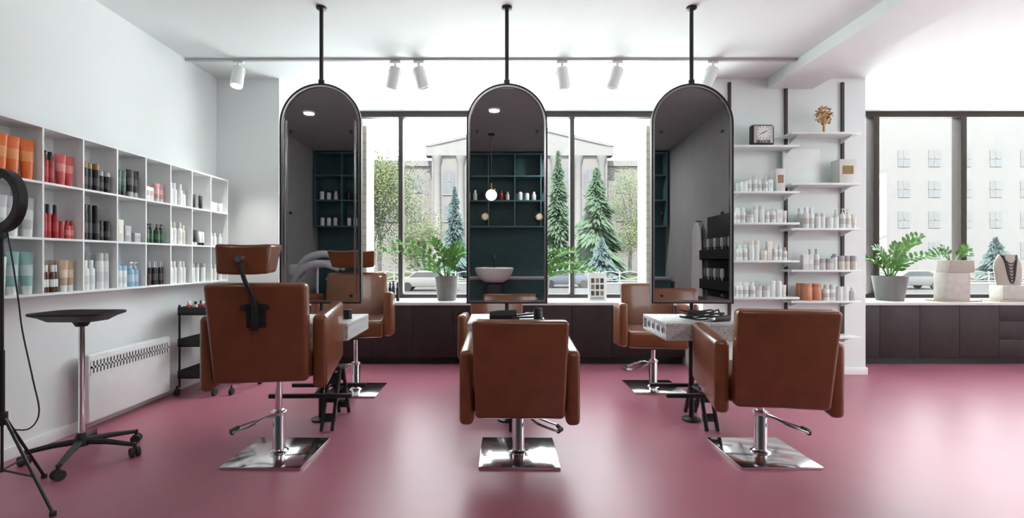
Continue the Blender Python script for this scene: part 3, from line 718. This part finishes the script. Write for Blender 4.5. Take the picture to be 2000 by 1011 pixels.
product('jar','small black cup on the left station table',None,(-1.11,3.62,.7605),.07,.033,K,K)
t = thing('hair_straightener','slim black hair straightener beside the dryer on the middle station table','hair straightener',(.20,3.60,.7605),15)
MB().box((0,0,.014),(.22,.028,.014),.004).build('lower_arm', m_bplas, t); MB().box((0,0,.034),(.22,.028,.014),.004,rot=(0,-4,0)).build('upper_arm', m_bplas, t)

# ------------------------------------------------------------------ rear of the salon (seen in the mirrors)
t = thing('teal_shelf_unit','dark teal open shelving on the rear wall reflected in the mirrors','shelving',(0,YR,0))
m = MB()
for z in (3.05,2.66,2.23,1.78): m.bx(-2.9,2.62,.001,.30,z-.012,z+.012)
for i in range(13): x=-2.89+i*.458; m.bx(x-.01,x+.01,.001,.298,1.79,3.05)
m.build('carcass', M('teal_lacquer',(.055,.125,.14),.4,noise=.05), t)
k = 0
for i in range(9):
    for j in range(3):
        x = -2.89+i*.458+.10+j*.12
        product('pump' if k%7<2 else 'bottle', f'{["white","white","pale grey","black","black","red","white"][k%7]} bottle on the teal rear shelf, seen in the mirrors', 'bottles on the teal shelf', (x,-1.28,2.243), .21-(k%3)*.03,.036,[W,W,LG,K,K,RD,W][k%7],[K,K,W,K,GD,K,W][k%7],rz=180); k += 1
for i in range(6):
    product('bottle', 'white bottle on the lower teal shelf seen in the left mirror', 'white bottles on the lower teal shelf', (-2.78+(i//3)*.458+(i%3)*.11,-1.28,1.793), .19,.034,W,K)
t = thing('rear_counter','dark teal counter along the rear wall','counter',(0,YR,0))
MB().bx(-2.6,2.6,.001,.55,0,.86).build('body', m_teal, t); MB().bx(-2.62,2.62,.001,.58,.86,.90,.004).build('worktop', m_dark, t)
for x in (-.2,.74):
    s_ = thing('wall_lamp', f'round opal wall lamp on the rear wall, {"left" if x<0 else "right"} of the pair in the middle mirror','wall lamp',(x,YR,1.95),0,'round wall lamps')
    MB().cyl((0,.001,0),(0,.315,0),.065,n=28).build('back_plate', m_brass, s_); MB().cyl((0,.315,0),(0,.335,0),.045,n=28).build('diffuser', m_disc, s_)
t = thing('pendant_lamp','opal globe pendant lamp on a brass stem seen in the middle mirror','pendant lamp',(-.08,-.04,H))
MB().lathe([(0,-.02),(.05,-.02),(.05,-.0005),(0,-.0005)]).build('canopy', m_black, t)
MB().cyl((0,0,-.02),(0,0,-.74),.003,n=6).build('cord', m_black, t); MB().cyl((0,0,-.74),(0,0,-.85),.014,n=12).build('stem', m_brass, t)
MB().lathe([(.085*math.sin(math.pi*i/14),-.92-.085*math.cos(math.pi*i/14)) for i in range(15)],n=28).build('globe', m_globe, t)
t = thing('wash_basin','white shampoo basin with black tap on a dark pedestal seen in the middle mirror','wash basin',(-.04,-.60,0))
v = MB().lathe([(0,.82),(.14,.83),(.25,.90),(.30,1.0),(.315,1.06),(.295,1.075),(.26,1.03),(.17,.93),(0,.90)],n=36,sy=.85); v.build('bowl', M('basin_ceramic',(.90,.93,.90),.2,noise=.01), t)
MB().box((0,0,.41),(.26,.34,.82),.03,3).build('pedestal', m_bplas, t)
MB().tube(smooth([(.0,-.22,1.0),(0,-.23,1.2),(0,-.16,1.27),(0,-.09,1.22)],5),.012).build('tap', m_black, t)
t = thing('hair_processor','silver grey hair processor with curved hood arms on a stand, seen in the left mirror','hair processor',(-2.30,.55,0))
MB().lathe([(0,0),(.28,0),(.28,.02),(.03,.05),(0,.05)]).build('base', m_steel, t); MB().cyl((0,0,.05),(0,0,1.1),.022).build('pole', m_steel, t)
for k,(a,b) in enumerate(((0,1.15),(.16,1.02),(-.16,1.02))):
    MB().tube(smooth([(-.3,a*.6,b-.14),(-.15,a,b+.06),(.1,a,b+.13),(.33,a,b+.05)],5),[.03+.022*math.sin(math.pi*i/15) for i in range(16)],12).build('hood_arm', MC((.45,.46,.48),.3), t)
MB().box((-.28,0,1.05),(.16,.3,.18),.05,4).build('housing', MC((.4,.41,.43)), t)
# tool rack on the partition
t = thing('tool_rack','black wall rack holding combs and brushes, seen in the right mirror','tool rack',(2.66,1.13,0))
MB().bx(-.015,-.001,-.53,.53,.72,1.77,.002).build('back_board', m_bplas, t)
for z in (1.20,.82):
    MB().bx(-.13,-.015,-.5,.5,z,z+.012).build('ledge', m_bplas, t); MB().bx(-.13,-.12,-.5,.5,z,z+.13).build('ledge_front', m_bplas, t)
for i in range(14):
    z = 1.2125 if i < 8 else .8325; y = 1.13-.42+(i if i<8 else i-8)*.115
    b = MB().lathe([(0,0),(.009,0),(.011,.12),(.012,.14),(.024,.15),(.026,.24),(.018,.26),(0,.26)],n=10).build('hair_brush', MC((.45,.45,.47) if i%2 else (.12,.1,.09)), None, (2.58,y,z))
    tag(b, f'hair brush standing in the {"upper" if i<8 else "lower"} ledge of the black tool rack','hair brush', 'hair brushes in the tool rack')
t = thing('salon_gown','pale gown hanging on the partition wall seen in the right mirror','gown',(2.62,.35,0))
v=[];N=14
for z,w in ((1.72,.05),(1.6,.16),(1.2,.20),(.7,.23)):
    for i in range(N): a=2*math.pi*i/N; v.append((-.03+(.03+.008*math.cos(5*a))*math.cos(a), w*math.sin(a), z))
MB().raw(v,[(j*N+i,j*N+(i+1)%N,(j+1)*N+(i+1)%N,(j+1)*N+i) for j in range(3) for i in range(N)]+[tuple(range(N)),tuple(range(3*N,4*N))]).build('cloth', MC((.6,.6,.6)), t)
MB().cyl((.04,0,1.74),(-.04,0,1.74),.008,n=8).build('hook', m_black, t)
def downlight(x,y,lb,e,size=.12):
    t = thing('downlight', lb, 'downlight', (x,y,H), 0, 'recessed ceiling downlights')
    MB().lathe([(.05,-.0005),(.075,-.0005),(.075,-.012),(.05,-.012)],n=28).build('trim_ring', m_white, t)
    MB().cyl((0,0,-.0005),(0,0,-.006),.05,n=28).build('lens', m_glow, t)
    L = bpy.data.lights.new('downlight_lamp','AREA'); L.shape='DISK'; L.size=size; L.energy=e; L.color=(1,.97,.93)
    o = bpy.data.objects.new('downlight_lamp',L); col.objects.link(o); o.parent=t; o.location=(0,0,-.02)
downlight(-2.27,.99,'lit recessed downlight reflected in the left mirror',5)
downlight(-.03,1.16,'lit recessed downlight reflected at the top of the middle mirror',5)
downlight(1.2,-.7,'added fill downlight above the rear counter, out of view',30)  # unseen lamp added for fill from behind the camera
downlight(4.3,1.0,'added fill downlight over the right hand room near the partition',45,.3)  # added neutral fill for the column front, outside the mirrors' view

# ------------------------------------------------------------------ outside
GZ = -1.1
m_road = M('asphalt',(.026,.026,.028),.9,noise=.05,ns=1,spec=.1); m_grass = M('grass',(.020,.030,.011),.9,noise=.2,ns=2,spec=.1)
m_bld = M('pink_stucco',(.066,.062,.062),.9,noise=.04,ns=.5,spec=.1); m_bld2 = M('pale_stucco',(.074,.072,.072),.9,noise=.04,ns=.5,spec=.1); m_btrim = M('white_stucco',(.074,.072,.072),.9,noise=.04,ns=1,spec=.1)
m_bwin = M('hazed_glass',(.050,.053,.058),.6,noise=.1,ns=1,spec=.1)  # glass raised towards the facade tone, street haze put into the colour
m_sp = M('blue_spruce',(.034,.048,.048),.9,noise=.1,ns=3,spec=.0); m_fir = M('dark_fir',(.030,.044,.030),.9,noise=.1,ns=3,spec=.0); m_pale = M('pale_spring_leaves',(.050,.060,.030),.9,noise=.12,ns=3,spec=.0); m_bark = M('bark',(.045,.042,.038),.9,noise=.2)
struct('floor_outside_ground', MB().bx(-60,110,6.95,140,GZ-.2,GZ), m_grass)
struct('floor_outside_bounce', MB().bx(-12,24,6.36,19.9,GZ,GZ+.04), M('bounce_white',(.74,.74,.75),.8,noise=.05,ns=2))  # added pale ground below the sill, bounces daylight up onto the ceiling
struct('floor_outside_road', MB().bx(-60,110,20,44.5,GZ,GZ+.03), m_road)
struct('floor_outside_pavement', MB().bx(-60,110,44.5,47,GZ,GZ+.12), MC((.036,.036,.035),.9))
def bwin(t, x, z, w, h, y, archd=False, sill=True):
    pts = [(x-w/2,z-h/2),(x+w/2,z-h/2)]
    if archd: pts += [(x+w/2*math.cos(math.pi*i/10), z+h/2-w/2+w/2*math.sin(math.pi*i/10)) for i in range(11)]
    else: pts += [(x+w/2,z+h/2),(x-w/2,z+h/2)]
    o = MB().prism(pts,'y',y-.05,y).build('window', m_bwin, t)
    m = MB(); m.bx(x-.06,x+.06,y-.08,y-.05,z-h/2,z+h/2); m.bx(x-w/2,x+w/2,y-.08,y-.05,z-.06,z+.06)
    if sill: m.bx(x-w/2-.2,x+w/2+.2,y-.12,y,z-h/2-.2,z-h/2)
    m.build('glazing_bars', m_btrim, o)
t = thing('classical_building','pale pink classical building with pediment and columns across the street','building',(3.9,85,GZ))
MB().bx(-36,36,0,14,0,19).build('facade', m_bld, t)
MB().bx(-36.5,36.5,-.3,14.5,18.6,19.6).build('cornice', m_btrim, t)
MB().bx(-15,15,-2.0,0,0,20).build('portico_wall', m_bld, t)
MB().bx(-16,16,-2.3,0,20,21.7).build('entablature', m_btrim, t)
MB().prism([(-16.0,21.7),(16.0,21.7),(0,25.4)],'y',-2.25,10).build('pediment', m_bld2, t)
pr = MB(); pr.prism([(-16.9,21.6),(-15.2,21.6),(0,25.15),(0,25.9)],'y',-2.4,-2.25); pr.prism([(16.9,21.6),(15.2,21.6),(0,25.15),(0,25.9)],'y',-2.4,-2.25); pr.build('pediment_moulding', m_btrim, t)
for i in range(8):
    x = -14+i*4
    MB().lathe([(.95,2),(.95,2.5),(.70,3),(.60,18.6),(.8,19.2),(.9,20)],c=(x,-1.9,0),n=14).build('column', m_btrim, t)
for i in range(7):
    x = -12+i*4; bwin(t,x,15.6,1.9,4.2,-2,True); bwin(t,x,10.2,1.7,2.6,-2); bwin(t,x,6,1.7,2.4,-2)
for s_ in (-1,1):
    for i in range(5):
        x = s_*(18+i*4)
        for z in (15.5,10.5,5.5): bwin(t,x,z,1.7,2.6,0)
t = thing('brick_building','pale apartment building with rows of windows seen through the right window','building',(70,62,GZ))
MB().bx(-26,30,0,12,0,21).build('facade', m_btrim, t); MB().bx(-26.3,30.3,-.15,12.5,20.6,21.4).build('cornice', m_btrim, t)
keep = m_bwin; m_bwin = M('hazed_glass_pale',(.060,.062,.065),.6,noise=.03,ns=1,spec=.1)  # still paler glass, haze put into the colour here too
for i in range(8):
    for z in (3.5,7.4,11.3,15.2): bwin(t,-22+i*3.9,z,1.5,2.1,0,False,False)
m_bwin = keep
def spruce(x, y, h, r, mt, label, n=1500, seed=1):
    q = random.Random(seed)
    t = thing('spruce_tree', label, 'tree', (x,y,GZ)); MB().cyl((0,0,0),(0,0,h*.95),.16,.03,n=8).build('trunk', m_bark, t)
    V=[];F=[]
    for i in range(n):
        f = q.random()**1.25*.97; z = h*(.05+.95*f); a = q.uniform(0,6.283)
        lump = .82+.22*math.sin(a*3+f*23)+.12*math.sin(f*41)
        rr = r*(1-f)**.72*q.uniform(.35,1.1)*lump
        d = Vector((math.cos(a),math.sin(a),0)); s = Vector((-d.y,d.x,0)); w = r*.06*(1.2-f)
        p = d*rr*.35+Vector((0,0,z)); e = d*rr+Vector((0,0,z-.45*rr+q.uniform(-.1,.2)))
        b = len(V); V += [p, p.lerp(e,.6)+s*w+Vector((0,0,-.1)), e, p.lerp(e,.6)-s*w+Vector((0,0,-.1)), p.lerp(e,.5)+Vector((0,0,.12))]
        F += [(b,b+1,b+4),(b+1,b+2,b+4),(b+2,b+3,b+4),(b+3,b,b+4)]
    me = bpy.data.meshes.new('foliage'); me.from_pydata(V,[],F); me.materials.append(mt); o = bpy.data.objects.new('foliage',me); col.objects.link(o); o.parent=t
def broad(x, y, h, r, label, seed=1, n=4200, mt=None, lf=.15):
    q = random.Random(seed)
    t = thing('broadleaf_tree', label, 'tree', (x,y,GZ)); m = MB().tube([(0,0,0),(.1,0,h*.3),(0,.1,h*.55)],[.3,.22,.12],8); cs=[]
    for i in range(26):
        a = q.uniform(0,6.28); rr = r*q.uniform(.2,.85); z = h*q.uniform(.30,.92); c = Vector((rr*math.cos(a),rr*math.sin(a),z)); cs.append(c)
        m.tube([(0,0,h*q.uniform(.25,.45)),c*.6+Vector((0,0,z*.3)),c],[.1,.06,.02],5)
    m.build('trunk_and_branches', m_bark, t); V=[];F=[]
    for i in range(n):
        c = q.choice(cs); p = c+Vector([q.gauss(0,r*.26) for _ in range(3)]); u = Vector([q.gauss(0,1) for _ in range(3)]).normalized(); w = u.orthogonal().normalized()
        b=len(V); V+=[p-u*lf,p+w*lf*.5,p+u*lf,p-w*lf*.5]; F.append((b,b+1,b+2,b+3))
    me = bpy.data.meshes.new('foliage'); me.from_pydata(V,[],F); me.materials.append(mt or m_pale); o = bpy.data.objects.new('foliage',me); col.objects.link(o); o.parent=t
def px(x, D): return (x-970)/950*D
spruce(px(888,56),56,11,2.3,m_sp,'blue spruce outside, just left of the middle mirror',seed=2,n=2200)
spruce(px(1175,50),50,4.6,2.5,m_sp,'small pale blue spruce outside behind the photo card',seed=3,n=1500)
spruce(px(1165,60),60,14.0,4.4,m_fir,'tall dark fir outside right of the middle mirror',seed=4,n=4500)
spruce(px(1090,68),68,18.0,3.3,m_fir,'tall narrow fir outside right beside the middle mirror',seed=5,n=4000)
spruce(px(1945,52),52,4.8,2.3,m_sp,'small spruce outside the right window between the necklace displays',seed=6,n=1500)
broad(px(740,54),54,14.5,4.8,'pale spring tree outside right of the left mirror',seed=3,n=14000,lf=.12)
broad(px(1230,72),72,15.5,4.2,'pale budding tree outside near the stone pier',seed=5,n=12000,lf=.12)
broad(px(812,72),72,8,4,'low budding tree in front of the classical building left part',seed=9,n=7000,lf=.12)
fn = thing('park_fence','pale wavy iron fence along the park across the road','fence',(0,47.5,GZ))
m = MB()
for i in range(-14,36):
    x = i*2.0; m.bx(x-.07,x+.07,-.07,.07,0,1.2)
    m.tube([(x+2*j/8, 0, .95+.2*math.sin(math.pi*j/8)) for j in range(9)],.05,5); m.tube([(x+2*j/8, 0, .75-.35*math.sin(math.pi*j/8)) for j in range(9)],.05,5)
    m.tube([(x,0,.25),(x+2,0,.25)],.05,5)
m.build('rails_and_posts', MC((.070,.068,.065),.8), fn)
def car(x, y, c, label, rz=0):
    t = thing('parked_car', label, 'car', (x,y,GZ+.03), rz)
    mcar = M('car_paint', c, .6, noise=.03, spec=.2)
    MB().prism([(-2.15,.30),(-2.15,.78),(-1.95,.95),(-1.35,1.0),(-.75,1.42),(.85,1.45),(1.6,1.02),(2.1,.92),(2.18,.6),(2.15,.30)],'y',-.85,.85,.06,2).build('body', mcar, t)
    MB().prism([(-1.2,1.02),(-.72,1.36),(.8,1.38),(1.42,1.02)],'y',-.86,.86).build('windows', M('car_glass',(.020,.022,.025),.5,noise=.05,spec=.2), t)
    for wx in (-1.35,1.35):
        for wy in (-.87,.67): MB().cyl((wx,wy,.32),(wx,wy+.2,.32),.32,n=20).build('wheel', M('tyre',(.010,.010,.010),.8,noise=.1,spec=.1), t)
car(px(1105,40),40,(.022,.026,.034),'dark blue parked car outside right of the middle mirror')
car(px(835,36),36,(.055,.055,.055),'white parked car outside behind the plant on the main worktop')
car(px(1775,38),38,(.045,.045,.047),'silver car outside behind the large plant in the right window')

# ------------------------------------------------------------------ light
w = bpy.data.worlds.new('sky'); bpy.context.scene.world = w; w.use_nodes = True
bg = w.node_tree.nodes['Background']; bg.inputs['Color'].default_value = (.93,.965,1,1); bg.inputs['Strength'].default_value = 7.6
def portal(loc, rot, sx, sy):
    L = bpy.data.lights.new('daylight_portal','AREA'); L.shape='RECTANGLE'; L.size=sx; L.size_y=sy; L.cycles.is_portal = True
    o = bpy.data.objects.new('daylight_portal',L); col.objects.link(o); o.location=loc; o.rotation_euler=[R(a) for a in rot]
portal((-.06,6.34,1.9),(-90,0,0),4.42,2.36); portal((5.95,6.34,1.9),(-90,0,0),4.17,2.36); portal((8.19,1.5,1.88),(90,0,90),2.0,2.3)
S = bpy.data.lights.new('sun','SUN'); S.energy = 25; S.angle = R(1); S.color = (1,.97,.92)
o = bpy.data.objects.new('sun',S); col.objects.link(o); o.location = (0,-5,20)
o.rotation_euler = Vector((.15,.5,-.85)).to_track_quat('-Z','Y').to_euler()
L = bpy.data.lights.new('spot_lamp','SPOT'); L.energy=60; L.spot_size=R(60); L.spot_blend=.6; L.shadow_soft_size=.04; L.color=(1,.95,.88)
o = bpy.data.objects.new('spot_lamp',L); col.objects.link(o); o.location=((466-970)/207,4.59,H-.30)

cam = bpy.data.cameras.new('camera'); cam.lens = 17.1; cam.sensor_width = 36; cam.shift_x = .015; cam.shift_y = .00075; cam.clip_start=.05; cam.clip_end = 400
co = bpy.data.objects.new('camera', cam); col.objects.link(co); co.location = (0,0,1.2); co.rotation_euler = (R(90),0,0)
bpy.context.scene.camera = co
bpy.context.scene.view_settings.view_transform = 'Standard'
bpy.context.scene.view_settings.look = 'None'
bpy.context.scene.view_settings.exposure = .50
